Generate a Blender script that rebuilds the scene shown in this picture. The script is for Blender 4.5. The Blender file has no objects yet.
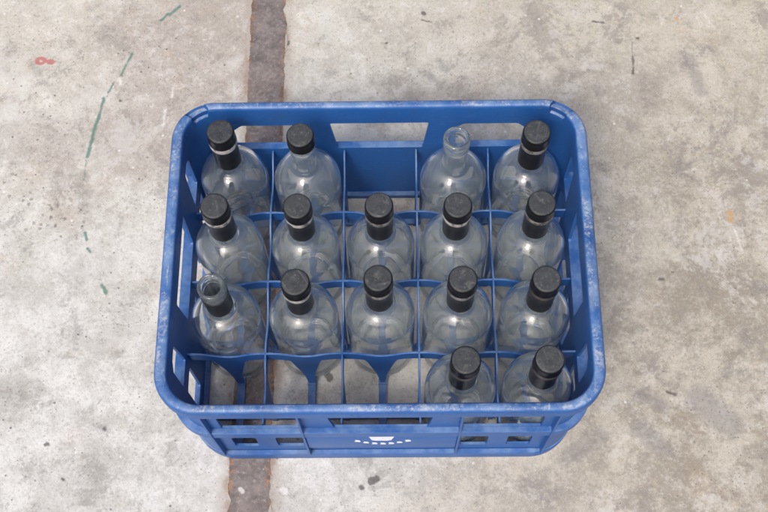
import bpy, bmesh, math, random
from mathutils import Vector, Matrix
from mathutils.geometry import tessellate_polygon

random.seed(7)
scene = bpy.context.scene
COL = scene.collection
RAD = math.radians

# ------------------------------------------------------------------ camera
cam_d = bpy.data.cameras.new("camera")
cam = bpy.data.objects.new("camera", cam_d)
COL.objects.link(cam)
F, TH, ROLL, YAW = 1104.46, 0.38408, -0.04129, 0.03459
cam_d.sensor_width = 36.0
cam_d.lens = F / 768.0 * 36.0
cam_d.clip_start = 0.02
cam_d.clip_end = 100.0
fw = Vector((0, math.sin(TH), -math.cos(TH)))
up = Vector((0, math.cos(TH), math.sin(TH)))
rt = Vector((1, 0, 0))
c, s = math.cos(ROLL), math.sin(ROLL)
rt2 = c * rt - s * (-up)          # image x axis after roll
up2 = -(s * rt + c * (-up))
rt2 = c * rt + s * up
up2 = -s * rt + c * up
Rz = Matrix.Rotation(YAW, 3, 'Z')
rt2, up2, fw = Rz @ rt2, Rz @ up2, Rz @ fw
M = Matrix((rt2, up2, -fw)).transposed().to_4x4()
M.translation = Vector((0.01865, -0.40624, 1.18911))
cam.matrix_world = M
scene.camera = cam

# ------------------------------------------------------------------ world, sun, exposure
SUN_EL, SUN_AZ = RAD(55), RAD(205)      # azimuth clockwise from +Y : light from the front left
world = bpy.data.worlds.new("World")
scene.world = world
world.use_nodes = True
wn, wl = world.node_tree.nodes, world.node_tree.links
wn.clear()
sky = wn.new("ShaderNodeTexSky")
sky.sky_type = 'NISHITA'
sky.sun_disc = False
sky.sun_elevation = SUN_EL
sky.sun_rotation = SUN_AZ
sky.air_density = 0.7
sky.dust_density = 5.0
sky.ozone_density = 0.7
bg = wn.new("ShaderNodeBackground")
bg.inputs[1].default_value = 0.15
wo = wn.new("ShaderNodeOutputWorld")
wl.new(sky.outputs[0], bg.inputs[0])
wl.new(bg.outputs[0], wo.inputs[0])

sun_d = bpy.data.lights.new("sun", 'SUN')
sun_d.energy = 1.0
sun_d.angle = RAD(10)
sun_d.color = (1.0, 0.97, 0.91)
sun = bpy.data.objects.new("sun", sun_d)
COL.objects.link(sun)
sd = Vector((math.sin(SUN_AZ) * math.cos(SUN_EL), math.cos(SUN_AZ) * math.cos(SUN_EL), math.sin(SUN_EL)))
sun.rotation_euler = sd.to_track_quat('Z', 'Y').to_euler()
sun.location = sd * 3

scene.view_settings.view_transform = 'Standard'
scene.view_settings.look = 'None'
scene.view_settings.gamma = 1.0
scene.view_settings.exposure = 0.40
cy = scene.cycles
cy.max_bounces = 26
cy.transmission_bounces = 22
cy.glossy_bounces = 8
cy.diffuse_bounces = 4
cy.transparent_max_bounces = 16
cy.sample_clamp_indirect = 5.0
cy.blur_glossy = 0.0


# ------------------------------------------------------------------ shader helpers
class V:
    """A float socket (or number) with arithmetic that builds math nodes."""
    def __init__(self, m, s):
        self.m, self.s = m, s

    def op(self, name, *others, clamp=False):
        n = self.m.nt.nodes.new("ShaderNodeMath")
        n.operation = name
        n.use_clamp = clamp
        for i, a in enumerate((self,) + others):
            self.m.put(a, n.inputs[i])
        return V(self.m, n.outputs[0])
    def __add__(a, b): return a.op('ADD', b)
    def __sub__(a, b): return a.op('SUBTRACT', b)
    def __mul__(a, b): return a.op('MULTIPLY', b)
    def __truediv__(a, b): return a.op('DIVIDE', b)
    def __neg__(a): return a.op('MULTIPLY', -1.0)
    __radd__ = __add__
    __rmul__ = __mul__
    def abs(a): return a.op('ABSOLUTE')
    def min(a, b): return a.op('MINIMUM', b)
    def max(a, b): return a.op('MAXIMUM', b)
    def sat(a): return a.op('ADD', 0.0, clamp=True)
    def inv(a): return V(a.m, a.m.put_new('SUBTRACT', 1.0, a))
    def step(a, lo, hi):          # smooth ramp 0..1 as a goes lo..hi
        n = a.m.nt.nodes.new("ShaderNodeMapRange")
        n.interpolation_type = 'SMOOTHSTEP'
        a.m.put(a, n.inputs[0])
        n.inputs[1].default_value, n.inputs[2].default_value = (lo, hi) if lo < hi else (hi, lo)
        n.inputs[3].default_value, n.inputs[4].default_value = (0, 1) if lo < hi else (1, 0)
        return V(a.m, n.outputs[0])


class Mat:
    def __init__(self, name):
        self.mat = bpy.data.materials.new(name)
        self.mat.use_nodes = True
        self.nt = self.mat.node_tree
        self.nt.nodes.clear()
        self.out = self.nt.nodes.new("ShaderNodeOutputMaterial")
        self.tc = self.nt.nodes.new("ShaderNodeTexCoord")
        self.geo = self.nt.nodes.new("ShaderNodeNewGeometry")

    def put(self, a, sock):
        if isinstance(a, V):
            self.nt.links.new(a.s, sock)
        elif isinstance(a, (int, float)):
            sock.default_value = a
        elif isinstance(a, (tuple, list)):
            sock.default_value = tuple(a) + ((1,) if len(a) == 3 and len(sock.default_value) == 4 else ())
        else:
            self.nt.links.new(a, sock)

    def put_new(self, name, *args):
        n = self.nt.nodes.new("ShaderNodeMath")
        n.operation = name
        for i, a in enumerate(args):
            self.put(a, n.inputs[i])
        return n.outputs[0]

    def co(self, kind='Object'):
        return self.tc.outputs[kind]

    def xyz(self, vec):
        n = self.nt.nodes.new("ShaderNodeSeparateXYZ")
        self.nt.links.new(vec, n.inputs[0])
        return [V(self, n.outputs[i]) for i in range(3)]

    def vec(self, x, y, z=0.0):
        n = self.nt.nodes.new("ShaderNodeCombineXYZ")
        for i, a in enumerate((x, y, z)):
            self.put(a, n.inputs[i])
        return n.outputs[0]

    def scale(self, vec, sx, sy, sz, loc=(0, 0, 0)):
        n = self.nt.nodes.new("ShaderNodeMapping")
        n.inputs['Scale'].default_value = (sx, sy, sz)
        n.inputs['Location'].default_value = loc
        self.nt.links.new(vec, n.inputs[0])
        return n.outputs[0]

    def noise(self, scale, detail=4, rough=0.6, vec=None, dist=0.0, off=0.0):
        n = self.nt.nodes.new("ShaderNodeTexNoise")
        v = vec if vec is not None else self.co()
        if off:
            v = self.scale(v, 1, 1, 1, (off, off * 1.7, off * .3))
        self.nt.links.new(v, n.inputs['Vector'])
        n.inputs['Scale'].default_value = scale
        n.inputs['Detail'].default_value = detail
        n.inputs['Roughness'].default_value = rough
        n.inputs['Distortion'].default_value = dist
        self.last = n
        return V(self, n.outputs[0])

    def voro(self, scale, vec=None, rand=1.0, out='Distance'):
        n = self.nt.nodes.new("ShaderNodeTexVoronoi")
        self.nt.links.new(vec if vec is not None else self.co(), n.inputs['Vector'])
        n.inputs['Scale'].default_value = scale
        n.inputs['Randomness'].default_value = rand
        self.last = n
        return V(self, n.outputs[out])

    def mix(self, f, a, b):
        n = self.nt.nodes.new("ShaderNodeMix")
        n.data_type = 'RGBA'
        n.clamp_factor = True
        self.put(f, n.inputs[0])
        self.put(a, n.inputs[6])
        self.put(b, n.inputs[7])
        return n.outputs[2]

    def bump(self, h, strength=0.3, dist=0.001):
        n = self.nt.nodes.new("ShaderNodeBump")
        n.inputs['Strength'].default_value = strength
        n.inputs['Distance'].default_value = dist
        self.put(h, n.inputs['Height'])
        return n.outputs[0]

    def bsdf(self, color, rough=0.5, normal=None, spec=0.5, **kw):
        n = self.nt.nodes.new("ShaderNodeBsdfPrincipled")
        self.put(color, n.inputs['Base Color'])
        self.put(rough, n.inputs['Roughness'])
        n.inputs['Specular IOR Level'].default_value = spec
        for k, v in kw.items():
            self.put(v, n.inputs[k.replace('_', ' ')])
        if normal is not None:
            self.nt.links.new(normal, n.inputs['Normal'])
        return n.outputs[0]

    def done(self, sh):
        self.nt.links.new(sh, self.out.inputs[0])
        return self.mat


def seg(m, x, y, ax, ay, bx, by, r):
    """Distance to a short stroke minus its half width."""
    dx, dy = bx - ax, by - ay
    L2 = dx * dx + dy * dy + 1e-9
    px, py = x - ax, y - ay
    h = ((px * dx + py * dy) / L2).sat()
    qx, qy = px - h * dx, py - h * dy
    return (qx * qx + qy * qy).op('SQRT') - r


# ------------------------------------------------------------------ materials
def mat_concrete():
    m = Mat("worn_concrete")
    P = m.co()
    x, y, z = m.xyz(P)
    big = m.noise(3.2, 5, 0.62, dist=0.6)
    mid = m.noise(11, 8, 0.70, off=3.1, dist=0.3)
    fine = m.noise(60, 6, 0.7, off=1.3)
    grain = m.noise(420, 4, 0.7, off=5.0)
    grit = m.noise(1100, 2, 0.6, off=8.0)
    wide = m.noise(14, 12, 0.80, off=51.0)           # rough fractal, patch edges down to the grain
    wide2 = m.noise(24, 11, 0.82, off=61.0, dist=.3)
    # slab paler towards the left, browner towards the right, with noisy borders
    tan_side = (x * 1.25 - y * 0.10 + (big - 0.5) * 0.6 + (wide - 0.5) * .7).step(-0.10, 0.40)
    pale = m.mix(wide.step(.42, .58), (0.485, 0.48, 0.44), (0.645, 0.65, 0.615))
    tan = m.mix(wide.step(.42, .58), (0.30, 0.268, 0.210), (0.485, 0.45, 0.37))
    colr = m.mix(tan_side, pale, tan)
    # the far part of the slab is yellower
    far = (y * 1.3 + (big - .5) * .6 + (wide2 - .5) * .5).step(-0.05, 0.60)
    colr = m.mix(far * .55, colr, (0.56, 0.525, 0.42))
    # brownish worn bloom, far left
    blx = seg(m, x, y, -.23, .40, -.30, .24, .09)
    bloom = (blx + (big - .5) * .25 + (wide - .5) * .30).step(0.05, -0.06)
    colr = m.mix(bloom * 0.62, colr, (0.36, 0.31, 0.27))
    bl3 = (seg(m, x, y, -.50, .24, -.40, .22, .05) + (wide2 - .5) * .3 + (mid - .5) * .12).step(.03, -.05)
    colr = m.mix(bl3 * .45, colr, (0.37, 0.33, 0.295))
    bl4 = (seg(m, x, y, .03, .27, .33, .30, .05) + (wide2 - .5) * .4 + (mid - .5) * .2).step(.04, -.05)
    colr = m.mix(bl4 * .45, colr, (0.33, 0.295, 0.26))
    # mottled grey smears, mostly on the right
    sm = (m.noise(13, 12, 0.80, off=7.7, dist=0.4)).step(0.53, 0.64)
    colr = m.mix(sm * (tan_side * 0.55 + 0.16), colr, (0.215, 0.205, 0.195))
    sm2 = m.noise(26, 10, 0.80, off=17.7, dist=.4).step(0.54, 0.66)
    colr = m.mix(sm2 * (tan_side * .30 + .30), colr, (0.66, 0.63, 0.58))
    warm = m.noise(14, 8, 0.75, off=23.0, dist=.5).step(0.55, 0.68)
    colr = m.mix(warm * .34, colr, (0.40, 0.29, 0.20))
    colr = m.mix(wide2.step(0.48, 0.40) * 0.50, colr, (0.25, 0.23, 0.205))
    colr = m.mix(wide2.step(0.53, 0.60) * 0.42, colr, m.mix(tan_side, (0.74, 0.73, 0.70), (0.56, 0.53, 0.48)))
    g2 = m.noise(260, 5, .8, off=71.0)
    colr = m.mix(g2.step(.47, .38) * .30, colr, (0.23, 0.21, 0.19))
    colr = m.mix(g2.step(.53, .62) * .18, colr, (0.76, 0.75, 0.72))
    colr = m.mix(grain.step(0.44, 0.32) * 0.50, colr, (0.22, 0.20, 0.18))
    colr = m.mix(grain.step(0.58, 0.68) * 0.30, colr, (0.78, 0.76, 0.72))
    st = (m.noise(8, 12, .82, off=91.0, dist=.2)).step(.53, .585)
    colr = m.mix(st * (tan_side * .45 + .22), colr, (0.27, 0.245, 0.215))
    st2 = (m.noise(9.5, 12, .82, off=97.0, dist=.2)).step(.535, .59)
    colr = m.mix(st2 * .5, colr, (0.60, 0.595, 0.56))
    # pits and aggregate specks
    pitmask = m.noise(9, 3, 0.6, off=9.0).step(0.42, 0.62)
    vd = m.voro(95, m.scale(P, 1, 1, 1, (.3, .1, 0)))
    vr = m.xyz(m.last.outputs['Color'])
    pits = (vd + grain * 0.12).step(0.22, 0.12) * vr[0].step(0.50, 0.60)
    clus = (seg(m, x, y, -.46, .17, -.38, .12, .03) + (mid - .5) * .15).step(.03, -.04)
    vp = m.voro(120, m.scale(P, 1, 1, 1, (.8, .4, 0)))
    pc = (vp + (g2 - .5) * 1.3 + grain * .2).step(.42, .30) * m.xyz(m.last.outputs['Color'])[0].step(.30, .38) * (clus * .85 + .15)
    colr = m.mix(pc * .8, colr, (0.19, 0.175, 0.16))
    pits = pits * (pitmask * (x.step(0.25, -0.25) * .7 + .3))
    colr = m.mix(pits * 0.8, colr, (0.16, 0.145, 0.13))
    vd2 = m.voro(230, m.scale(P, 1, 1, 1, (.7, .9, 0)))
    vr2 = m.xyz(m.last.outputs['Color'])
    pits2 = (vd2 + grain * .15).step(0.30, 0.16) * vr2[0].step(0.50, 0.62) * m.noise(7, 3, .6, off=19.).step(.4, .6)
    colr = m.mix(pits2 * 0.65, colr, (0.20, 0.18, 0.16))
    ws = (m.voro(60, m.scale(P, 1, 1, 1, (.2, .5, 0))) + grain * .1).step(.17, .10) * m.xyz(m.last.outputs['Color'])[0].step(.8, .86)
    colr = m.mix(ws * .7, colr, (0.78, 0.77, 0.74))
    # rust bleeding from the metal strip
    sx = (x + 0.1435).abs()
    rn = m.noise(70, 6, .7, m.scale(P, 1, .35, 1), off=2.0)
    rust = (sx + (rn - .5) * .022).step(0.0315, 0.0235) * m.noise(13, 4, .7, off=4.4).step(.40, .6)
    colr = m.mix(rust * .75, colr, (0.26, 0.135, 0.075))
    edge = (sx + (rn - .5) * .02).step(0.040, 0.026)
    colr = m.mix(edge * .35, colr, (0.36, 0.30, 0.25))
    # paint strokes and stains, ragged by noise
    rag = (m.noise(150, 5, .7, off=6.1) - 0.5)
    rag2 = (m.noise(55, 5, .7, off=16.1) - 0.5)
    wx = x + rag2 * 0.004
    wy = y + (m.noise(60, 3, .6, off=26.1) - 0.5) * 0.005

    def strokes(lst, rr, soft, w):
        d = None
        for t in lst:
            r = t[4] if len(t) > 4 else rr
            e = seg(m, wx, wy, t[0], t[1], t[2], t[3], r)
            d = e if d is None else d.min(e)
        return (d + rag * w).step(soft, -soft)

    grn = [(-.3143, .3515, -.3255, .3211, .0014), (-.3334, .3111, -.3395, .2955, .0009), (-.3437, .287, -.3494, .2548, .0017),
           (-.3500, .2560, -.356, .2082, .0020), (-.3491, .1067, -.3470, .0988, .0019), (-.3441, .0863, -.3410, .0822, .0017),
           (-.3235, .0412, -.3179, .0311, .0018), (-.2703, .4089, -.2583, .4224, .0020), (-.2813, .4015, -.2729, .4105, .0018),
           (-.3579, .2028, -.3577, .176, .0003)]
    colr = m.mix(strokes(grn, .0015, .0014, .0055) * 0.85, colr, m.mix(fine, (0.07, 0.17, 0.14), (0.12, 0.25, 0.20)))
    def loop(cx, cy_, kx, ky, R, w):
        qx, qy = (wx - cx) * kx, (wy - cy_) * ky
        return ((qx * qx + qy * qy).op('SQRT') - R).abs() - w
    rd = loop(-.4285, .3430, .8, 1.15, .0040, .0025).min(loop(-.4160, .3414, .85, 1.3, .0020, .0030)).min(seg(m, wx, wy, -.4240, .3410, -.4200, .3425, .0020))
    colr = m.mix((rd + rag * .0035).step(.0012, -.0012) * 0.8, colr, (0.46, 0.13, 0.11))
    drk = [(.2678, .3923, .2803, .3906, .0014), (.3143, .3605, .3128, .3356, .0004), (.3130, .3356, .3116, .3156, .0013), (.0529, .4073, .0540, .4060, .0026),
           (-.3059, -.1264, -.3047, -.1275, .0014), (-.3452, -.1819, -.344, -.183, .0012), (-.3676, -.1447, -.3655, -.1450, .0020),
           (-.0129, -.1862, -.0065, -.1841, .0038), (-.0609, -.0694, -.0597, -.0717, .0046), (-.0236, -.1925, -.0225, -.1936, .0022),
           (-.118, .365, -.118, .3635, .0030), (.3211, .3663, .3223, .3663, .0016), (.3184, .0412, .3219, .0424, .0018),
           (.333, .0509, .3342, .0509, .0014), (-.3236, .284, -.3224, .2839, .0014), (.0515, .3968, .0629, .3937, .0010),
           (.0056, .3633, .0069, .3633, .0014), (.3133, -.0906, .3217, -.0941, .0020)]
    colr = m.mix(strokes(drk, .002, .0012, .006) * 0.85, colr, m.mix(fine, (0.06, 0.055, 0.05), (0.17, 0.16, 0.15)))
    gry = [(-.3103, -.1263, -.3045, -.1264, .0045), (.0601, .316, .0722, .3016, .004), (.3485, -.0999, .3779, -.128, .016),
           (.2833, -.0938, .3042, -.1052, .008), (.2798, -.1328, .3047, -.1549, .010), (.3839, .3334, .3916, .2904, .008),
           (.0729, .3346, .0801, .323, .004), (.2012, -.1596, .236, -.138, .010), (-.2330, -.0980, -.2325, -.0985, .003)]
    colr = m.mix(strokes(gry, .005, .006, .022) * 0.42, colr, (0.17, 0.17, 0.18))
    rst = [(.4085, .1257, .4084, .1155, .0028), (.3729, .3953, .374, .3938, .0020), (-.16, .3627, -.1640, .3641, .003)]
    colr = m.mix(strokes(rst, .002, .002, .006) * 0.6, colr, (0.55, 0.30, 0.08))
    wht = [(-.2669, .2706, -.2679, .2497, .0012), (-.2591, .3016, -.2595, .2888, .0010), (-.3270, .3150, -.3250, .3090, .0022),
           (-.1072, -.1952, -.105, -.1973, .0035), (.4115, .1027, .4165, .0774, .0008)]
    colr = m.mix(strokes(wht, .002, .002, .008) * 0.55, colr, (0.80, 0.79, 0.77))
    h = fine * .6 + grain * .5 + grit * 0.25 - pits * 1.2 - pits2 * .6
    nrm = m.bump(h + wide2 * .8, 0.7, 0.0014)
    return m.done(m.bsdf(colr, mid * .2 + .68, nrm, 0.3))


def mat_strip():
    m = Mat("rusted_dark_metal")
    P = m.co()
    x, y, z = m.xyz(P)
    n1 = m.noise(45, 6, .7)
    n2 = m.noise(230, 5, .7, off=2.)
    n3 = m.noise(12, 5, .6, off=5.)
    colr = m.mix(n1.step(.35, .65), (0.135, 0.118, 0.112), (0.235, 0.208, 0.197))
    colr = m.mix(n3.step(.42, .62) * .45, colr, (0.24, 0.19, 0.165))
    colr = m.mix(n2.step(.52, .68) * .6, colr, (0.38, 0.34, 0.31))
    n4 = m.noise(80, 8, .78, off=33.)
    colr = m.mix(n4.step(.52, .66) * .5, colr, (0.30, 0.24, 0.20))
    colr = m.mix(n4.step(.48, .34) * .5, colr, (0.085, 0.072, 0.07))
    colr = m.mix(n2.step(.45, .3) * .5, colr, (0.07, 0.055, 0.05))
    ex = (x + 0.1435).abs()
    rim = (ex + (n1 - .5) * .024).step(0.0150, 0.0215)
    rc = m.mix(m.noise(90, 7, .8, off=8.).step(.46, .58), (0.13, 0.085, 0.06), (0.34, 0.185, 0.095))
    colr = m.mix(rim * m.noise(24, 5, .7, off=11.).step(.42, .54) * .85, colr, rc)
    vd = m.voro(70)
    sp = (vd + n2 * .15).step(.22, .15) * m.xyz(m.last.outputs['Color'])[1].step(.86, .9)
    colr = m.mix(sp * .8, colr, (0.62, 0.60, 0.58))
    wp = seg(m, x, y, -.1530, -.1945, -.1508, -.1965, .0025)
    colr = m.mix((wp + (n2 - .5) * .006).step(.001, -.001) * .8, colr, (0.62, 0.60, 0.57))
    # fade-free ragged rim: chips of concrete over its edge
    chip = (ex + (m.noise(40, 5, .75, off=14.) - .5) * .010).step(.0222, .0232)
    colr = m.mix(chip * .9, colr, (0.42, 0.39, 0.35))
    return m.done(m.bsdf(colr, 0.62, m.bump(n2 + n1, .5, .0008), 0.4))


def mat_plastic(name, wear=0.0, toplight=0.25):
    m = Mat(name)
    x, y, z = m.xyz(m.co())
    n1 = m.noise(9, 5, .6)
    n2 = m.noise(160, 5, .7, off=3.)
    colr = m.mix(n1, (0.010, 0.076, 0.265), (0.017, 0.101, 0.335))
    # dusty pale film with overhead light painted in, stronger on upward faces
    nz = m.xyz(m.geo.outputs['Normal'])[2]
    dust_toplight = nz.step(.35, .95) * m.noise(30, 6, .7, off=6.).step(.3, .75)
    colr = m.mix(dust_toplight * toplight, colr, (0.30, 0.43, 0.60))
    grime = m.noise(7, 9, .78, off=55.).step(.5, .62)
    colr = m.mix(grime * .22, colr, (0.040, 0.050, 0.075))
    # hairline scratches
    sc = m.noise(60, 4, .6, m.scale(m.co(), 1, 9, 9), off=4.).step(.63, .70) + m.noise(60, 4, .6, m.scale(m.co(), 9, 1, 9), off=9.).step(.65, .72)
    colr = m.mix(sc * .22, colr, (0.25, 0.36, 0.58))
    colr = m.mix((m.noise(24, 6, .75, off=31.).step(.58, .74)) * .35, colr, (0.05, 0.085, 0.16))
    rough = n1 * .15 + .36
    if wear:
        w1 = m.noise(34, 8, .78, off=12.)
        w2 = m.noise(300, 5, .75, off=14.)
        edge = (w1 * .62 + w2 * .45).step(.54, .64)
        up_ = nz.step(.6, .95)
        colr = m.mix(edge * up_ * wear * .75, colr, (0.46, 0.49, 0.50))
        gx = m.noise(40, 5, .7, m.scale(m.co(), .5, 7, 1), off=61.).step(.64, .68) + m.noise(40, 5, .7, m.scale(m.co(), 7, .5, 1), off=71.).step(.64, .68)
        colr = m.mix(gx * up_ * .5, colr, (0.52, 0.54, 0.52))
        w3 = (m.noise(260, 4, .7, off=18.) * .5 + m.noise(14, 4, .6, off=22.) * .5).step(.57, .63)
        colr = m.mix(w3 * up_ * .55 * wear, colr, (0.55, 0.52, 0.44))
        rough = rough + edge * .2
    return m.done(m.bsdf(colr, rough, m.bump(n2 + n1 * .5, .12, .0006), 0.45))


def mat_glass():
    m = Mat("clear_dusty_glass")
    oi = m.nt.nodes.new("ShaderNodeObjectInfo")
    rnd = V(m, oi.outputs['Random'])
    P = m.co()
    off = m.nt.nodes.new("ShaderNodeVectorMath")
    off.operation = 'ADD'
    m.nt.links.new(P, off.inputs[0])
    m.nt.links.new(m.vec(rnd * 7.0, rnd * 3.0, rnd * 5.0), off.inputs[1])
    Q = off.outputs[0]
    wav = m.noise(16, 2, .5, Q)
    nrm = m.bump(wav, 0.10, 0.004)
    g = m.nt.nodes.new("ShaderNodeBsdfPrincipled")
    g.inputs['Base Color'].default_value = (0.975, 0.993, 0.99, 1)
    g.inputs['Transmission Weight'].default_value = 1.0
    g.inputs['IOR'].default_value = 1.5
    g.inputs['Roughness'].default_value = 0.0
    m.nt.links.new(nrm, g.inputs['Normal'])
    d = m.nt.nodes.new("ShaderNodeBsdfDiffuse")
    d.inputs['Color'].default_value = (0.70, 0.79, 0.78, 1)
    smudge = m.noise(28, 6, .7, Q, off=3.).step(.38, .75)
    drops = m.noise(210, 4, .7, Q, off=6.).step(.56, .72)
    streak = m.noise(60, 4, .6, m.scale(Q, 1, 1, .12), off=5.).step(.52, .75)
    f = smudge * .07 + drops * .09 + streak * .07 + rnd * .035 + .025
    mx = m.nt.nodes.new("ShaderNodeMixShader")
    m.put(f, mx.inputs[0])
    m.nt.links.new(g.outputs[0], mx.inputs[1])
    m.nt.links.new(d.outputs[0], mx.inputs[2])
    return m.done(mx.outputs[0])


def mat_cap():
    m = Mat("dusty_black_cap")
    oi = m.nt.nodes.new("ShaderNodeObjectInfo")
    rnd = V(m, oi.outputs['Random'])
    x, y, z = m.xyz(m.co())
    P = m.co()
    off = m.nt.nodes.new("ShaderNodeVectorMath")
    off.operation = 'ADD'
    m.nt.links.new(P, off.inputs[0])
    m.nt.links.new(m.vec(rnd * 9.0, rnd * 4.0, rnd * 2.0), off.inputs[1])
    nz = m.xyz(m.geo.outputs['Normal'])[2]
    top = nz.step(.75, .97)
    n = m.noise(180, 6, .75, off.outputs[0])
    n2 = m.noise(420, 4, .7, off.outputs[0], off=4.)
    sc = m.noise(260, 4, .6, m.scale(off.outputs[0], 1, .1, 1), off=2.).step(.6, .7)
    colr = m.mix(top * (n.step(.25, .75) * .45 + .35 + rnd * .12), (0.006, 0.006, 0.007), (0.062, 0.069, 0.073))
    colr = m.mix(top * n2.step(.58, .7) * .5, colr, (0.22, 0.22, 0.215))
    n3 = m.noise(110, 8, .8, off.outputs[0], off=9.)
    colr = m.mix(top * n3.step(.54, .66) * .45, colr, (0.17, 0.165, 0.15))
    colr = m.mix(top * n3.step(.44, .34) * .6, colr, (0.012, 0.013, 0.014))
    colr = m.mix(n3.step(.60, .72) * top.inv() * .25, colr, (0.12, 0.12, 0.12))
    colr = m.mix(sc * top * .3, colr, (0.2, 0.2, 0.2))
    return m.done(m.bsdf(colr, top * .25 + .34, m.bump(n, .25, .0005), 0.4))


def mat_sleeve():
    m = Mat("black_shrink_sleeve")
    n = m.noise(90, 5, .65)
    colr = m.mix(n, (0.003, 0.003, 0.004), (0.009, 0.008, 0.009))
    return m.done(m.bsdf(colr, n * .2 + .22, m.bump(m.noise(120, 3, .6, m.scale(m.co(), 1, 1, .3)), .25, .0006), 0.45))


def mat_ring(name, colr, colr2, metal):
    m = Mat(name)
    n = m.noise(260, 4, .7)
    oi = m.nt.nodes.new("ShaderNodeObjectInfo")
    rnd = V(m, oi.outputs['Random'])
    off = m.nt.nodes.new("ShaderNodeVectorMath")
    off.operation = 'ADD'
    m.nt.links.new(m.co(), off.inputs[0])
    m.nt.links.new(m.vec(rnd * 9.0, rnd * 4.0, rnd * 2.0), off.inputs[1])
    torn = m.noise(120, 4, .7, off.outputs[0]).step(.50, .60)
    cc = m.mix(n.step(.35, .65), colr, colr2)
    return m.done(m.bsdf(m.mix(torn * .75, cc, (0.03, 0.028, 0.027)), .42, None, .5, Metallic=metal))


def mat_print():
    m = Mat("white_print")
    n = m.noise(400, 4, .7)
    return m.done(m.bsdf(m.mix(n.step(.5, .7), (0.72, 0.75, 0.80), (0.45, 0.52, 0.66)), .5))


M_CON, M_STRIP = mat_concrete(), mat_strip()
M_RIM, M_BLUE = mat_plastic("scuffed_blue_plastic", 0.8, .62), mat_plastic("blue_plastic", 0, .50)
M_GLASS, M_CAP, M_SLV = mat_glass(), mat_cap(), mat_sleeve()
M_RING = mat_ring("grey_ring", (0.40, 0.38, 0.36), (0.56, 0.54, 0.51), 0.2)
M_RINGD = mat_ring("dark_ring", (0.06, 0.05, 0.045), (0.12, 0.10, 0.09), 0.2)
M_RINGM = mat_ring("mid_ring", (0.17, 0.16, 0.15), (0.30, 0.28, 0.27), 0.2)
M_PRINT = mat_print()


# ------------------------------------------------------------------ mesh helpers
def link(name, me, mat, parent=None):
    o = bpy.data.objects.new(name, me)
    COL.objects.link(o)
    if mat:
        me.materials.append(mat)
    if parent:
        o.parent = parent
    return o


def from_bm(name, bm, mat, parent=None, smooth=True, bevel=0.0, angle=35, seg_=2):
    bmesh.ops.remove_doubles(bm, verts=bm.verts, dist=1e-6)
    bmesh.ops.recalc_face_normals(bm, faces=bm.faces)
    me = bpy.data.meshes.new(name)
    bm.to_mesh(me)
    bm.free()
    if smooth:
        for p in me.polygons:
            p.use_smooth = True
        me.set_sharp_from_angle(angle=RAD(angle))
    o = link(name, me, mat, parent)
    if bevel:
        b = o.modifiers.new("bevel", 'BEVEL')
        b.width = bevel
        b.segments = seg_
        b.limit_method = 'ANGLE'
        b.angle_limit = RAD(40)
        b.harden_normals = True
    return o


def empty(name, loc=(0, 0, 0)):
    o = bpy.data.objects.new(name, None)
    o.empty_display_size = 0.02
    o.location = loc
    COL.objects.link(o)
    return o


def plate(bm, outer, holes, to3a, to3b):
    """Flat panel with holes: two tessellated skins and all the rim walls."""
    loops = [outer] + holes
    tris = tessellate_polygon([[Vector((p[0], p[1], 0)) for p in l] for l in loops])
    flat = [p for l in loops for p in l]
    A = [bm.verts.new(to3a(*p)) for p in flat]
    B = [bm.verts.new(to3b(*p)) for p in flat]
    fa = []
    for t in tris:
        try:
            fa.append(bm.faces.new([A[i] for i in t]))
            fa.append(bm.faces.new([B[i] for i in reversed(t)]))
        except ValueError:
            pass
    k = 0
    for l in loops:
        n = len(l)
        for i in range(n):
            j = (i + 1) % n
            bm.faces.new((A[k + i], A[k + j], B[k + j], B[k + i]))
        k += n
    bmesh.ops.recalc_face_normals(bm, faces=bm.faces)
    bmesh.ops.dissolve_limit(bm, angle_limit=RAD(1), verts=bm.verts, edges=bm.edges)


def rpoly(pts, r, n=4):
    """Round the corners of a 2D polygon."""
    out = []
    N = len(pts)
    for i in range(N):
        p, a, b = Vector(pts[i]), Vector(pts[i - 1]), Vector(pts[(i + 1) % N])
        u, v = (a - p), (b - p)
        rr = min(r, u.length * .45, v.length * .45)
        s0, s1 = p + u.normalized() * rr, p + v.normalized() * rr
        for k in range(n + 1):
            t = k / n
            out.append(tuple((1 - t) ** 2 * s0 + 2 * t * (1 - t) * p + t * t * s1))
    return out


def box(bm, x0, x1, y0, y1, z0, z1):
    vs = [bm.verts.new((x, y, z)) for x in (x0, x1) for y in (y0, y1) for z in (z0, z1)]
    for f in ((0, 1, 3, 2), (4, 6, 7, 5), (0, 4, 5, 1), (2, 3, 7, 6), (0, 2, 6, 4), (1, 5, 7, 3)):
        bm.faces.new([vs[i] for i in f])


CS = 24                                  # steps per corner arc


def rr_path(hx, hy, r, straights=24):
    """Closed rounded-rectangle path with parameter tags (x, y, corner_weight, corner_id)."""
    out = []
    cs = [(hx - r, hy - r, 0), (-hx + r, hy - r, 90), (-hx + r, -hy + r, 180), (hx - r, -hy + r, 270)]
    for ci, (cx, cy_, a0) in enumerate(cs):
        for k in range(CS + 1):
            a = RAD(a0 + 90 * k / CS)
            out.append((cx + r * math.cos(a), cy_ + r * math.sin(a), math.sin(math.pi * k / CS), ci))
        nx, ny, na = cs[(ci + 1) % 4]
        ax, ay = out[-1][0], out[-1][1]
        a = RAD(na)
        bx, by = nx + r * math.cos(a), ny + r * math.sin(a)
        for k in range(1, straights):
            t = k / straights
            out.append((ax + (bx - ax) * t, ay + (by - ay) * t, 0.0, -1))
    return out


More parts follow.
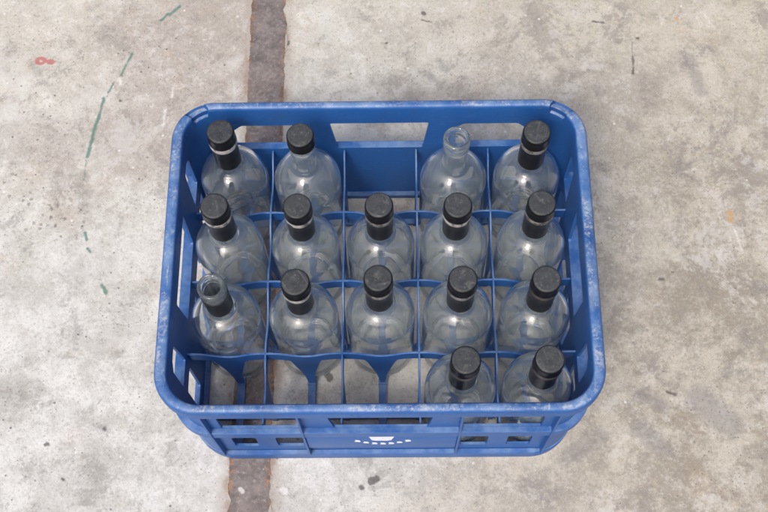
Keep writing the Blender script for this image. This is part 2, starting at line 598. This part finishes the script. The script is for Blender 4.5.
def ring(bm, profile, mod=None):
    """Sweep a closed profile [(hx, hy, r, z)...] round the rounded rectangle."""
    rows = []
    for j, (hx, hy, r, z) in enumerate(profile):
        pts = rr_path(hx, hy, r)
        row = []
        for i, (x, y, w, ci) in enumerate(pts):
            dx, dy, dz = mod(j, i, x, y, w, ci) if mod else (0, 0, 0)
            row.append(bm.verts.new((x + dx, y + dy, z + dz)))
        rows.append(row)
    n = len(rows[0])
    m_ = len(rows)
    for j in range(m_):
        a, b = rows[j], rows[(j + 1) % m_]
        for i in range(n):
            k = (i + 1) % n
            bm.faces.new((a[i], a[k], b[k], b[i]))


# ------------------------------------------------------------------ ground
bm = bmesh.new()
vs = [bm.verts.new(p) for p in ((-6, -6, 0), (6, -6, 0), (6, 6, 0), (-6, 6, 0))]
bm.faces.new(vs)
ground = from_bm("ground", bm, M_CON, smooth=False)
ground["label"] = "worn pale concrete floor with stains and paint marks"
ground["kind"] = "structure"

bm = bmesh.new()
rs = random.Random(3)
N = 900
L, R = [], []
wl_, wr_ = 0.0, 0.0
for i in range(N + 1):
    y = -0.9 + 2.2 * i / N
    xc = -0.1432 - max(0, y - .28) * .023
    wl_ = wl_ * .8 + rs.uniform(-.0011, .0011)
    wr_ = wr_ * .8 + rs.uniform(-.0011, .0011)
    lo_ = .0010 * math.sin(y * 61 + 1.3 * math.sin(y * 23)) + .0007 * math.sin(y * 187 + 2)
    ro_ = .0012 * math.sin(y * 53 + 2 + 1.5 * math.sin(y * 31)) + .0007 * math.sin(y * 161)
    L.append((xc - .0233 + wl_ + lo_, y))
    R.append((xc + .0233 + wr_ + ro_, y))
for i in range(N):
    q = [L[i], R[i], R[i + 1], L[i + 1]]
    bm.faces.new([bm.verts.new((a, b, .0007)) for a, b in q])
    for e0, e1 in ((L[i + 1], L[i]), (R[i], R[i + 1])):
        bm.faces.new([bm.verts.new(v) for v in ((e0[0], e0[1], .0007), (e1[0], e1[1], .0007), (e1[0], e1[1], -.002), (e0[0], e0[1], -.002))])
strip = from_bm("metal_strip", bm, M_STRIP, smooth=False)
strip["label"] = "long dark rusty metal strip let into the concrete, running under the crate"
strip["category"] = "metal strip"

# ------------------------------------------------------------------ crate
ZT = 0.2066
Z0 = 0.0012
HX, HY = 0.1970, 0.1530               # inner faces of the walls
T = 0.0028                            # wall thickness
RI = 0.032
crate = empty("bottle_crate", (0, 0, 0))
crate["label"] = "scuffed blue plastic bottle crate with twenty cells standing on the concrete"
crate["category"] = "crate"

# rim: hollow turned-over channel with a notch at each corner of the far side
prof = [(HX, HY, RI, .1835), (HX, HY, RI, .2015), (HX + .0006, HY + .0006, RI + .001, .2046), (HX + .0024, HY + .0022, RI + .003, .2062),
        (HX + .0050, HY + .0044, RI + .005, .2066), (HX + .0085, HY + .0070, RI + .007, .2062), (HX + .0110, HY + .0088, RI + .009, .2049),
        (HX + .0122, HY + .0097, RI + .010, .2022), (HX + .0125, HY + .0100, RI + .010, .1990), (HX + .0125, HY + .0100, RI + .010, .1885),
        (HX + .0106, HY + .0084, RI + .009, .1880), (HX + .0102, HY + .0080, RI + .0085, .2005), (HX + .0030, HY + .0030, RI + .003, .2020),
        (HX + .0028, HY + .0028, RI + .0028, .1835)]


def rim_mod(j, i, x, y, w, ci):
    dx = dy = dz = 0.0
    if ci in (0, 1) and 1 <= j <= 6:
        # stacking notch cut across the rim in the far corners
        t = i % (CS + 24) / CS
        t = t if ci == 0 else 1 - t
        k = 1.0 if abs(t - .64) < .155 else 0.0
        f = {1: 1, 2: 1.3, 3: 1.4, 4: 1.4, 5: 1.2, 6: .55}[j]
        dz = -.0078 * k * f
    return (dx, dy, dz)


bm = bmesh.new()
ring(bm, prof, rim_mod)
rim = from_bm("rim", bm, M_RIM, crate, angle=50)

# middle ledge and foot
ZL = .1195
bm = bmesh.new()
g = .0001
ring(bm, [(HX + T + g, HY + T + g, RI + T, .1160), (HX + T + g, HY + T + g, RI + T, ZL), (.2068, .1608, RI + .008, ZL), (.2076, .1616, RI + .0085, ZL - .0008),
          (.2076, .1616, RI + .0085, .1030), (.2058, .1600, RI + .007, .1030), (.2056, .1598, RI + .007, .1160)])
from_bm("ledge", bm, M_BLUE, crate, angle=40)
bm = bmesh.new()
ring(bm, [(HX - .0055, HY - .0055, RI - .006, Z0), (HX - .0055, HY - .0055, RI - .006, .0085), (HX - .0005, HY - .0005, RI, .0095), (HX + T + .0004, HY + T + .0004, RI + T, .0200),
          (.2036, .1600, RI + .012, .0195), (.2048, .1611, RI + .015, .0183), (.2052, .1614, RI + .017, Z0)])
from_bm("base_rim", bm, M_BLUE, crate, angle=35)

ZB, ZW = .0098, .1835                  # wall panel bottom / top
LX, LY = HX - RI, HY - RI              # half lengths of the straight walls


def trap(x0t, x1t, x0b, x1b, zt, zb, r=.003):
    return rpoly([(x0b, zb), (x1b, zb), (x1t, zt), (x0t, zt)], r)


def chamf(x0, x1, zb, zt, cl, cr, r=.0025):
    pts = [(x0, zb), (x1, zb)]
    pts += [(x1, zt - cr), (x1 - cr * .9, zt)] if cr else [(x1, zt)]
    pts += [(x0 + cl * .9, zt), (x0, zt - cl)] if cl else [(x0, zt)]
    return rpoly(pts, r)


def dense(x0, x1, z0, z1):
    return [(x0, z0), (x1, z0), (x1, z1), (x0, z1)]


ZO = ZL + .0004
hl = [trap(-.0520, .0520, -.0462, .0462, .1745, ZO),
      chamf(-.1570, -.0800, ZO, .1715, .014, .009), chamf(.0800, .1570, ZO, .1715, .009, .014),
      rpoly([(-.1540, .0385), (-.1290, .0385), (-.1290, .0765), (-.1540, .0765)], .004), rpoly([(-.1090, .0385), (-.0810, .0385), (-.0810, .0765), (-.1090, .0765)], .004),
      rpoly([(.0810, .0385), (.1090, .0385), (.1090, .0765), (.0810, .0765)], .004), rpoly([(.1290, .0385), (.1540, .0385), (.1540, .0765), (.1290, .0765)], .004)]
for sy in (1, -1):
    bm = bmesh.new()
    plate(bm, dense(-LX, LX, ZB, ZW), hl, lambda a, b: (a, sy * HY, b), lambda a, b: (a, sy * (HY + T), b))
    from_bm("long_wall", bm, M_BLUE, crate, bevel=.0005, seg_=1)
hs = [trap(-.0475, .0475, -.0430, .0430, .1790, ZO),
      rpoly([(.0850, ZO), (.1135, ZO), (.1135, .172), (.105, .1815), (.0900, .1815)], .002),
      rpoly([(-.1135, ZO), (-.0850, ZO), (-.0900, .1815), (-.105, .1815), (-.1135, .172)], .002),
      rpoly([(.0860, .0300), (.1120, .0300), (.1120, .0960), (.0860, .0960)], .003), rpoly([(-.1120, .0300), (-.0860, .0300), (-.0860, .0960), (-.1120, .0960)], .003),
      rpoly([(.0060, .0220), (.0440, .0220), (.0440, .0900), (.0060, .0900)], .004), rpoly([(-.0440, .0220), (-.0060, .0220), (-.0060, .0900), (-.0440, .0900)], .004)]
for sx in (1, -1):
    bm = bmesh.new()
    plate(bm, dense(-LY, LY, ZB, ZW), hs, lambda a, b: (sx * HX, a, b), lambda a, b: (sx * (HX + T), a, b))
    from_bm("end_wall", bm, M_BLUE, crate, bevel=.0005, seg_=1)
# rounded corner panels
for qx, qy, a0 in ((1, 1, 0), (-1, 1, 90), (-1, -1, 180), (1, -1, 270)):
    bm = bmesh.new()
    rows = []
    for k in range(13):
        a = RAD(a0 + 90 * k / 12)
        co, si = math.cos(a), math.sin(a)
        rows.append([bm.verts.new((qx * LX + r * co, qy * LY + r * si, z)) for r, z in ((RI, ZB), (RI, ZW), (RI + T, ZW), (RI + T, ZB))])
    for k in range(12):
        for j in range(4):
            bm.faces.new((rows[k][j], rows[k + 1][j], rows[k + 1][(j + 1) % 4], rows[k][(j + 1) % 4]))
    bm.faces.new(rows[0])
    bm.faces.new(rows[-1][::-1])
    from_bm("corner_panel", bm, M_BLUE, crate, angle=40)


# lower corners stand out flush with the foot, between the last ribs
for qx, qy in ((1, 1), (-1, 1), (-1, -1), (1, -1)):
    bm = bmesh.new()
    rows = []
    for k in range(15):
        a = RAD(12.5 + 63 * k / 14)
        rows.append([bm.verts.new((qx * (.1557 + q * math.cos(a)), qy * (.1118 + q * math.sin(a)), z)) for q, z in ((.0462, .0195), (.0462, .1032), (.0486, .1032), (.0486, .0195))])
    for k in range(14):
        for j in range(4):
            bm.faces.new((rows[k][j], rows[k + 1][j], rows[k + 1][(j + 1) % 4], rows[k][(j + 1) % 4]))
    bm.faces.new(rows[0])
    bm.faces.new(rows[-1][::-1])
    from_bm("corner_skirt", bm, M_BLUE, crate, angle=40)


def rib(ax, pos, sgn):
    """Upright fin on the outside, slightly deeper at the ledge."""
    bm = bmesh.new()
    base = (HY if ax == 'y' else HX) + T
    out = (.1628 if ax == 'y' else .2092)
    for (z0, z1, o0, o1) in ((.0202, .1028, out - .0003, out - .0002), (ZL + .0002, .1990, out - .0002, out - .0004)):
        prof_ = [(base, z0), (o0, z0), (o1, z1), (base, z1)]
        w = .0010
        A, B = [], []
        for d, z in prof_:
            d = d * sgn
            A.append(bm.verts.new((pos - w, d, z) if ax == 'y' else (d, pos - w, z)))
            B.append(bm.verts.new((pos + w, d, z) if ax == 'y' else (d, pos + w, z)))
        for i in range(4):
            j = (i + 1) % 4
            bm.faces.new((A[i], A[j], B[j], B[i]))
        bm.faces.new(A)
        bm.faces.new(B[::-1])
    # bridge over the ledge
    p = out
    q = .1612 if ax == 'y' else .2072
    zz = [(q, .1027), (p, .1027), (p, ZL + .0003), (q, ZL + .0003)]
    A = [bm.verts.new((pos - .0010, d * sgn, z) if ax == 'y' else (d * sgn, pos - .0010, z)) for d, z in zz]
    B = [bm.verts.new((pos + .0010, d * sgn, z) if ax == 'y' else (d * sgn, pos + .0010, z)) for d, z in zz]
    for i in range(4):
        j = (i + 1) % 4
        bm.faces.new((A[i], A[j], B[j], B[i]))
    bm.faces.new(A)
    bm.faces.new(B[::-1])
    from_bm("rib", bm, M_BLUE, crate, smooth=False)


for sg in (1, -1):
    for px in (-.168, -.0772, .0772, .168):
        rib('y', px, sg)
    for py in (-.122, -.060, .060, .122):
        rib('x', py, sg)

# raised name panels on the long sides, between the middle ribs
for sy in (1, -1):
    bm = bmesh.new()
    x1 = .0761
    pr = [(HY + T + .0001, .1020), (.1598, .1020), (.1606, .1000), (.1606, .0500), (.1594, .0440), (HY + T + .0001, .0400)]
    cols = []
    for x in (-x1, x1):
        cols.append([bm.verts.new((x, sy * d, z)) for d, z in pr])
    n = len(pr)
    for i in range(n):
        j = (i + 1) % n
        bm.faces.new((cols[0][i], cols[1][i], cols[1][j], cols[0][j]))
    bm.faces.new(cols[0])
    bm.faces.new(cols[1][::-1])
    panel = from_bm("name_panel", bm, M_BLUE, crate, bevel=.0006)
    # printed emblem: a shallow bowl shape over an arc of worn letters
    bm = bmesh.new()
    yy0, yy1 = sy * .16055, sy * .16085

    def blot(pts):
        if sy > 0:
            pts = [(-a, b) for a, b in pts]
        A = [bm.verts.new((a, yy0, b)) for a, b in pts]
        B = [bm.verts.new((a, yy1, b)) for a, b in pts]
        n = len(pts)
        bm.faces.new(B)
        for i in range(n):
            bm.faces.new((A[i], A[(i + 1) % n], B[(i + 1) % n], B[i]))
    blot([(-.0125, .0990), (.0128, .0990), (.0098, .0845), (.0060, .0820), (-.0060, .0820), (-.0098, .0845)])
    for k in range(7):
        t = (k - 3) / 3.0
        cx = .0012 + t * .0255
        cz = .0680 + .0125 * t * t
        sl = t * .35
        w, h = (.0031, .0036)
        if k in (1, 5):
            h = .003
        pts = []
        for a, b in ((-w, -h), (w * .8, -h), (w, -h * .2), (w * .5, h), (-w * .9, h), (-w * .6, 0)):
            pts.append((cx + a - b * sl * .3, cz + b + a * sl))
        blot(pts)
    from_bm("emblem", bm, M_PRINT, panel, smooth=False)

# ---- dividers
A_ = .078
ROWS = (-.0784, 0.0, .0784)
COLS = (-1.5 * A_, -.5 * A_, .5 * A_, 1.5 * A_)
ZD = .1163


def divider_profile(lo, hi, nodes, cross):
    """Outline of a divider in (u, z): wavy top strip, webs that taper to the grating at cell centres."""
    top, bot = [], []
    steps = 160
    cent = [(nodes[i] + nodes[i + 1]) / 2 for i in range(len(nodes) - 1)]
    for i in range(steps + 1):
        u = lo + (hi - lo) * i / steps
        d = min(abs(u - cc) for cc in cent)
        k = .5 + .5 * math.cos(math.pi * min(1, d / .034))
        zt = ZD - .0105 * k
        # web
        hw_top, hw_bot = .0118, .0044
        zb0 = .0985 - .009 * k
        if d < hw_bot:
            zb = .0080
        elif d < hw_top + .004:
            t = (d - hw_bot) / (hw_top + .004 - hw_bot)
            zb = .0300 + (zb0 - .0300) * (t ** .80)
            zb = min(zb, zb0)
        else:
            zb = zb0
        top.append((u, zt))
        bot.append((u, zb))
    return bot, top


def make_divider(axis, pos, lo, hi, nodes, th):
    bm = bmesh.new()
    bot, top = divider_profile(lo, hi, nodes, None)
    n = len(bot)

    def P(u, z, s_):
        return (u, pos + s_ * th / 2, z) if axis == 'x' else (pos + s_ * th / 2, u, z)
    V_ = {}
    for s_ in (-1, 1):
        V_[s_] = [(bm.verts.new(P(*bot[i], s_)), bm.verts.new(P(*top[i], s_))) for i in range(n)]
        for i in range(n - 1):
            a, b = V_[s_][i], V_[s_][i + 1]
            bm.faces.new((a[0], b[0], b[1], a[1]))
    for i in range(n - 1):
        for k in (0, 1):
            bm.faces.new((V_[-1][i][k], V_[-1][i + 1][k], V_[1][i + 1][k], V_[1][i][k]))
    for i in (0, n - 1):
        bm.faces.new((V_[-1][i][0], V_[-1][i][1], V_[1][i][1], V_[1][i][0]))
    return from_bm("divider", bm, M_BLUE, crate, bevel=.0005, angle=40)


xn = [-.1955] + list(COLS) + [.1955]
yn = [-.153] + list(ROWS) + [.153]
xn2 = [-.195] + list(COLS) + [.195]
for y in ROWS:
    make_divider('x', y, -HX + .0002, HX - .0002, xn2, .0022)
for x in COLS:
    make_divider('y', x, -HY + .0002, HY - .0002, yn, .0020)

# ---- floor grating: one moulded piece, bars under every cell centre
bm = bmesh.new()
cxs = [(i - 2) * A_ for i in range(5)]
cys = [-.1157, -.0392, .0392, .1157]
zt = .0062
ex, ey = HX - .0057, HY - .0057
for x in cxs:
    box(bm, x - .0042, x + .0042, -ey, ey, Z0 + .0004, zt)
for y in cys:
    box(bm, -ex, ex, y - .0036, y + .0036, Z0 + .0007, zt - .0004)
for y in ROWS:
    for x in cxs:
        box(bm, x - .0046, x + .0046, y - .0028, y + .0028, Z0 + .0002, .0079)
for x in COLS:
    for y in cys:
        box(bm, x - .0028, x + .0028, y - .0046, y + .0046, Z0 + .0002, .0079)
me = bpy.data.meshes.new("grating")
bm.to_mesh(me)
bm.free()
o = link("grating", me, M_BLUE, crate)

# ------------------------------------------------------------------ bottles
def lathe(bm, pts, n=64, closed=False, knurl=None):
    rows = []
    for j, (r, z) in enumerate(pts):
        if r < 1e-5:
            rows.append([bm.verts.new((0, 0, z))])
            continue
        row = []
        for i in range(n):
            a = 2 * math.pi * i / n
            rr = r - (knurl(j, i) if knurl else 0)
            row.append(bm.verts.new((rr * math.cos(a), rr * math.sin(a), z)))
        rows.append(row)
    m_ = len(rows)
    for j in range(m_ if closed else m_ - 1):
        a, b = rows[j], rows[(j + 1) % m_]
        if len(a) == 1 and len(b) == 1:
            continue
        for i in range(n):
            k = (i + 1) % n
            if len(a) == 1:
                bm.faces.new((a[0], b[k], b[i]))
            elif len(b) == 1:
                bm.faces.new((a[i], a[k], b[0]))
            else:
                bm.faces.new((a[i], a[k], b[k], b[i]))


def smooth_curve(pts, sub=5):
    out = []
    n = len(pts)
    for i in range(n - 1):
        p0, p1, p2, p3 = pts[max(0, i - 1)], pts[i], pts[i + 1], pts[min(n - 1, i + 2)]
        for k in range(sub):
            t = k / sub
            q = []
            for d in (0, 1):
                a, b, c_, e = p0[d], p1[d], p2[d], p3[d]
                q.append(.5 * (2 * b + (c_ - a) * t + (2 * a - 5 * b + 4 * c_ - e) * t * t + (3 * b - a - 3 * c_ + e) * t ** 3))
            out.append((max(0, q[0]), q[1]))
    out.append(pts[-1])
    return out


def glass_mesh():
    outer = smooth_curve([(0, .0110), (.012, .0098), (.021, .0060), (.0265, .0018), (.0300, .0002), (.0335, .0012), (.0352, .0045), (.0355, .0100)], 4)
    outer += [(.0355, z) for z in (.03, .06, .09)]
    outer += smooth_curve([(.0355, .1080), (.0354, .1140), (.0348, .1195), (.0333, .1252), (.0309, .1305), (.0275, .1353), (.0233, .1393), (.0190, .1421), (.0158, .1439), (.0139, .1462), (.0131, .1500), (.0129, .1570),
                           (.0128, .1650), (.0127, .1750), (.0127, .1850)], 4)
    outer += smooth_curve([(.0127, .1880), (.0134, .1900), (.0136, .1925), (.0131, .1945), (.0126, .1965), (.0127, .2000), (.0134, .2015), (.0136, .2040), (.0133, .2062), (.0120, .2072),
                           (.0104, .2070), (.0094, .2055)], 4)
    inner = smooth_curve([(.0090, .2030), (.0090, .1900), (.0092, .1750), (.0095, .1600), (.0098, .1500), (.0110, .1440), (.0145, .1412), (.0190, .1388), (.0232, .1356), (.0270, .1310), (.0300, .1255),
                          (.0320, .1185), (.0328, .1115)], 4)
    inner += [(.0329, z) for z in (.09, .06, .03)]
    inner += smooth_curve([(.0329, .0140), (.0318, .0090), (.0290, .0066), (.0250, .0068), (.0200, .0100), (.0120, .0145), (0, .0160)], 4)
    bm = bmesh.new()
    lathe(bm, outer + inner, 72)
    bmesh.ops.remove_doubles(bm, verts=bm.verts, dist=1e-6)
    bmesh.ops.recalc_face_normals(bm, faces=bm.faces)
    me = bpy.data.meshes.new("glass_body")
    bm.to_mesh(me)
    bm.free()
    for p in me.polygons:
        p.use_smooth = True
    me.materials.append(M_GLASS)
    return me


def part_mesh(name, pts, mat, n=64, knurl=None, angle=40):
    bm = bmesh.new()
    lathe(bm, pts, n, closed=(pts[0][0] > 0 and pts[-1][0] > 0), knurl=knurl)
    bmesh.ops.recalc_face_normals(bm, faces=bm.faces)
    me = bpy.data.meshes.new(name)
    bm.to_mesh(me)
    bm.free()
    for p in me.polygons:
        p.use_smooth = True
    me.set_sharp_from_angle(angle=RAD(angle))
    me.materials.append(mat)
    return me


ME_GLASS = glass_mesh()
cap_pts = [(0, .21265), (.0016, .21262), (.0022, .21275), (.0060, .2130), (.0092, .21302), (.0098, .21290), (.0104, .21305), (.0124, .2128), (.0134, .2121), (.0139, .2108), (.0140, .2085),
           (.0140, .1990), (.01415, .1984), (.01415, .1965), (.0138, .1962), (.0137, .1962), (.0137, .2074), (0, .2080)]
ME_CAP = part_mesh("cap", cap_pts, M_CAP, 96, knurl=lambda j, i: .00022 if (j in (10, 11) and i % 2) else 0)
slv_pts = [(.01315, .1545), (.01345, .1547), (.01345, .1640), (.01340, .1750), (.01345, .1850), (.01390, .1875), (.01395, .1888), (.01390, .1893), (.01370, .1893), (.01330, .1875), (.01300, .1840),
           (.01295, .1700), (.01310, .1600)]
ME_SLV = part_mesh("neck_sleeve", slv_pts, M_SLV)
ring_pts = [(.01370, .1894), (.01400, .1895), (.01425, .1906), (.01430, .1950), (.01410, .1961), (.01375, .1961)]
ME_RING = part_mesh("seal_ring", ring_pts, M_RING)
ME_RINGM = part_mesh("seal_ring", ring_pts, M_RINGM)
ME_RINGD = part_mesh("seal_ring", ring_pts, M_RINGD)
# open neck with the torn lower half of a sleeve
slo_pts = [(.01315, .1545), (.01345, .1547), (.01345, .1640), (.01342, .1750), (.01345, .1838), (.01395, .1885), (.01400, .1893), (.01370, .1893), (.01300, .1850), (.01295, .1700), (.01310, .1600)]
ME_SLO = part_mesh("neck_sleeve", slo_pts, M_SLV)

GROUP = "clear glass bottles in the blue crate"
# column, row (1 = near), kind, lean target offset in metres, label
B = [
 (1, 4, 'full', (-.0018, .0036), "black capped clear bottle in the crate's far left corner"),
 (2, 4, 'bare', (.0001, -.0013), "clear bottle with a black cap but no black sleeve, its glass neck showing"),
 (4, 4, 'open', (.0002, -.0035), "uncapped clear bottle with a bare glass neck and round mouth"),
 (5, 4, 'mid', (.0011, -.0008), "black capped clear bottle in the crate's far right corner"),
 (1, 3, 'full', (-.0033, .0004), "black capped bottle at the left end of the second row from the back"),
 (2, 3, 'full', (-.0008, -.0004), "black capped bottle just in front of the bottle whose capped neck has no sleeve"),
 (3, 3, 'mid', (.0004, -.0002), "black capped bottle just in front of the empty cell in the back row"),
 (4, 3, 'full', (-.0013, -.0010), "black capped bottle just in front of the uncapped bottle with bare glass neck"),
 (5, 3, 'mid', (.0017, .0002), "black capped bottle just in front of the one in the far right corner"),
 (1, 2, 'openslv', (-.0029, -.0022), "uncapped clear bottle with an open mouth above a black neck sleeve"),
 (2, 2, 'full', (-.0007, -.0005), "black capped bottle beside, right of, the open bottle with black sleeve"),
 (3, 2, 'mid', (-.0006, .0027), "black capped bottle in the third row from the back, middle column"),
 (4, 2, 'mid', (.0012, .0010), "black capped bottle directly behind the left of the two front row bottles"),
 (5, 2, 'dark', (.0018, .0002), "black capped, dark ringed bottle directly behind the near right corner bottle"),
 (4, 1, 'dark', (.0015, .0003), "left one of the two bottles in the front row, black capped with a dark ring"),
 (5, 1, 'dark', (0, .0006), "black capped clear bottle in the crate's near right corner"),
]
YC = {1: -.1150, 2: -.0392, 3: .0392, 4: .1150}
rb = random.Random(11)
for col_, row_, kind, (tx, ty), lab in B:
    cx = (col_ - 3) * A_
    cyy = YC[row_]
    # target of the cap centre relative to nominal 0.0784 pitch
    tgt = Vector((cx + tx, .0784 * (row_ - 2.5) + ty))
    d = Vector((tgt.x - cx, tgt.y - cyy))
    base = Vector((cx, cyy)) + Vector((max(-.0012, min(.0012, d.x * .35)), max(-.0010, min(.0010, d.y * .35))))
    lean = Vector((tgt.x - base.x, tgt.y - base.y)) / .212
    t = empty("glass_bottle", (base.x, base.y, .0064))
    ax = Vector((lean.x, lean.y, 1)).normalized()
    t.rotation_mode = 'QUATERNION'
    q = Vector((0, 0, 1)).rotation_difference(ax)
    spin = Matrix.Rotation(rb.uniform(0, 6.28), 3, 'Z').to_quaternion()
    t.rotation_quaternion = q @ spin
    t["label"] = lab
    t["category"] = "bottle"
    t["group"] = GROUP
    parts = [("glass_body", ME_GLASS)]
    if kind in ('full', 'mid', 'dark'):
        parts += [("cap", ME_CAP), ("neck_sleeve", ME_SLV), ("seal_ring", {'full': ME_RING, 'mid': ME_RINGM, 'dark': ME_RINGD}[kind])]
    elif kind == 'bare':
        parts += [("cap", ME_CAP)]
    elif kind == 'openslv':
        parts += [("neck_sleeve", ME_SLO)]
    for nm, me in parts:
        o = bpy.data.objects.new(nm, me)
        COL.objects.link(o)
        o.parent = t
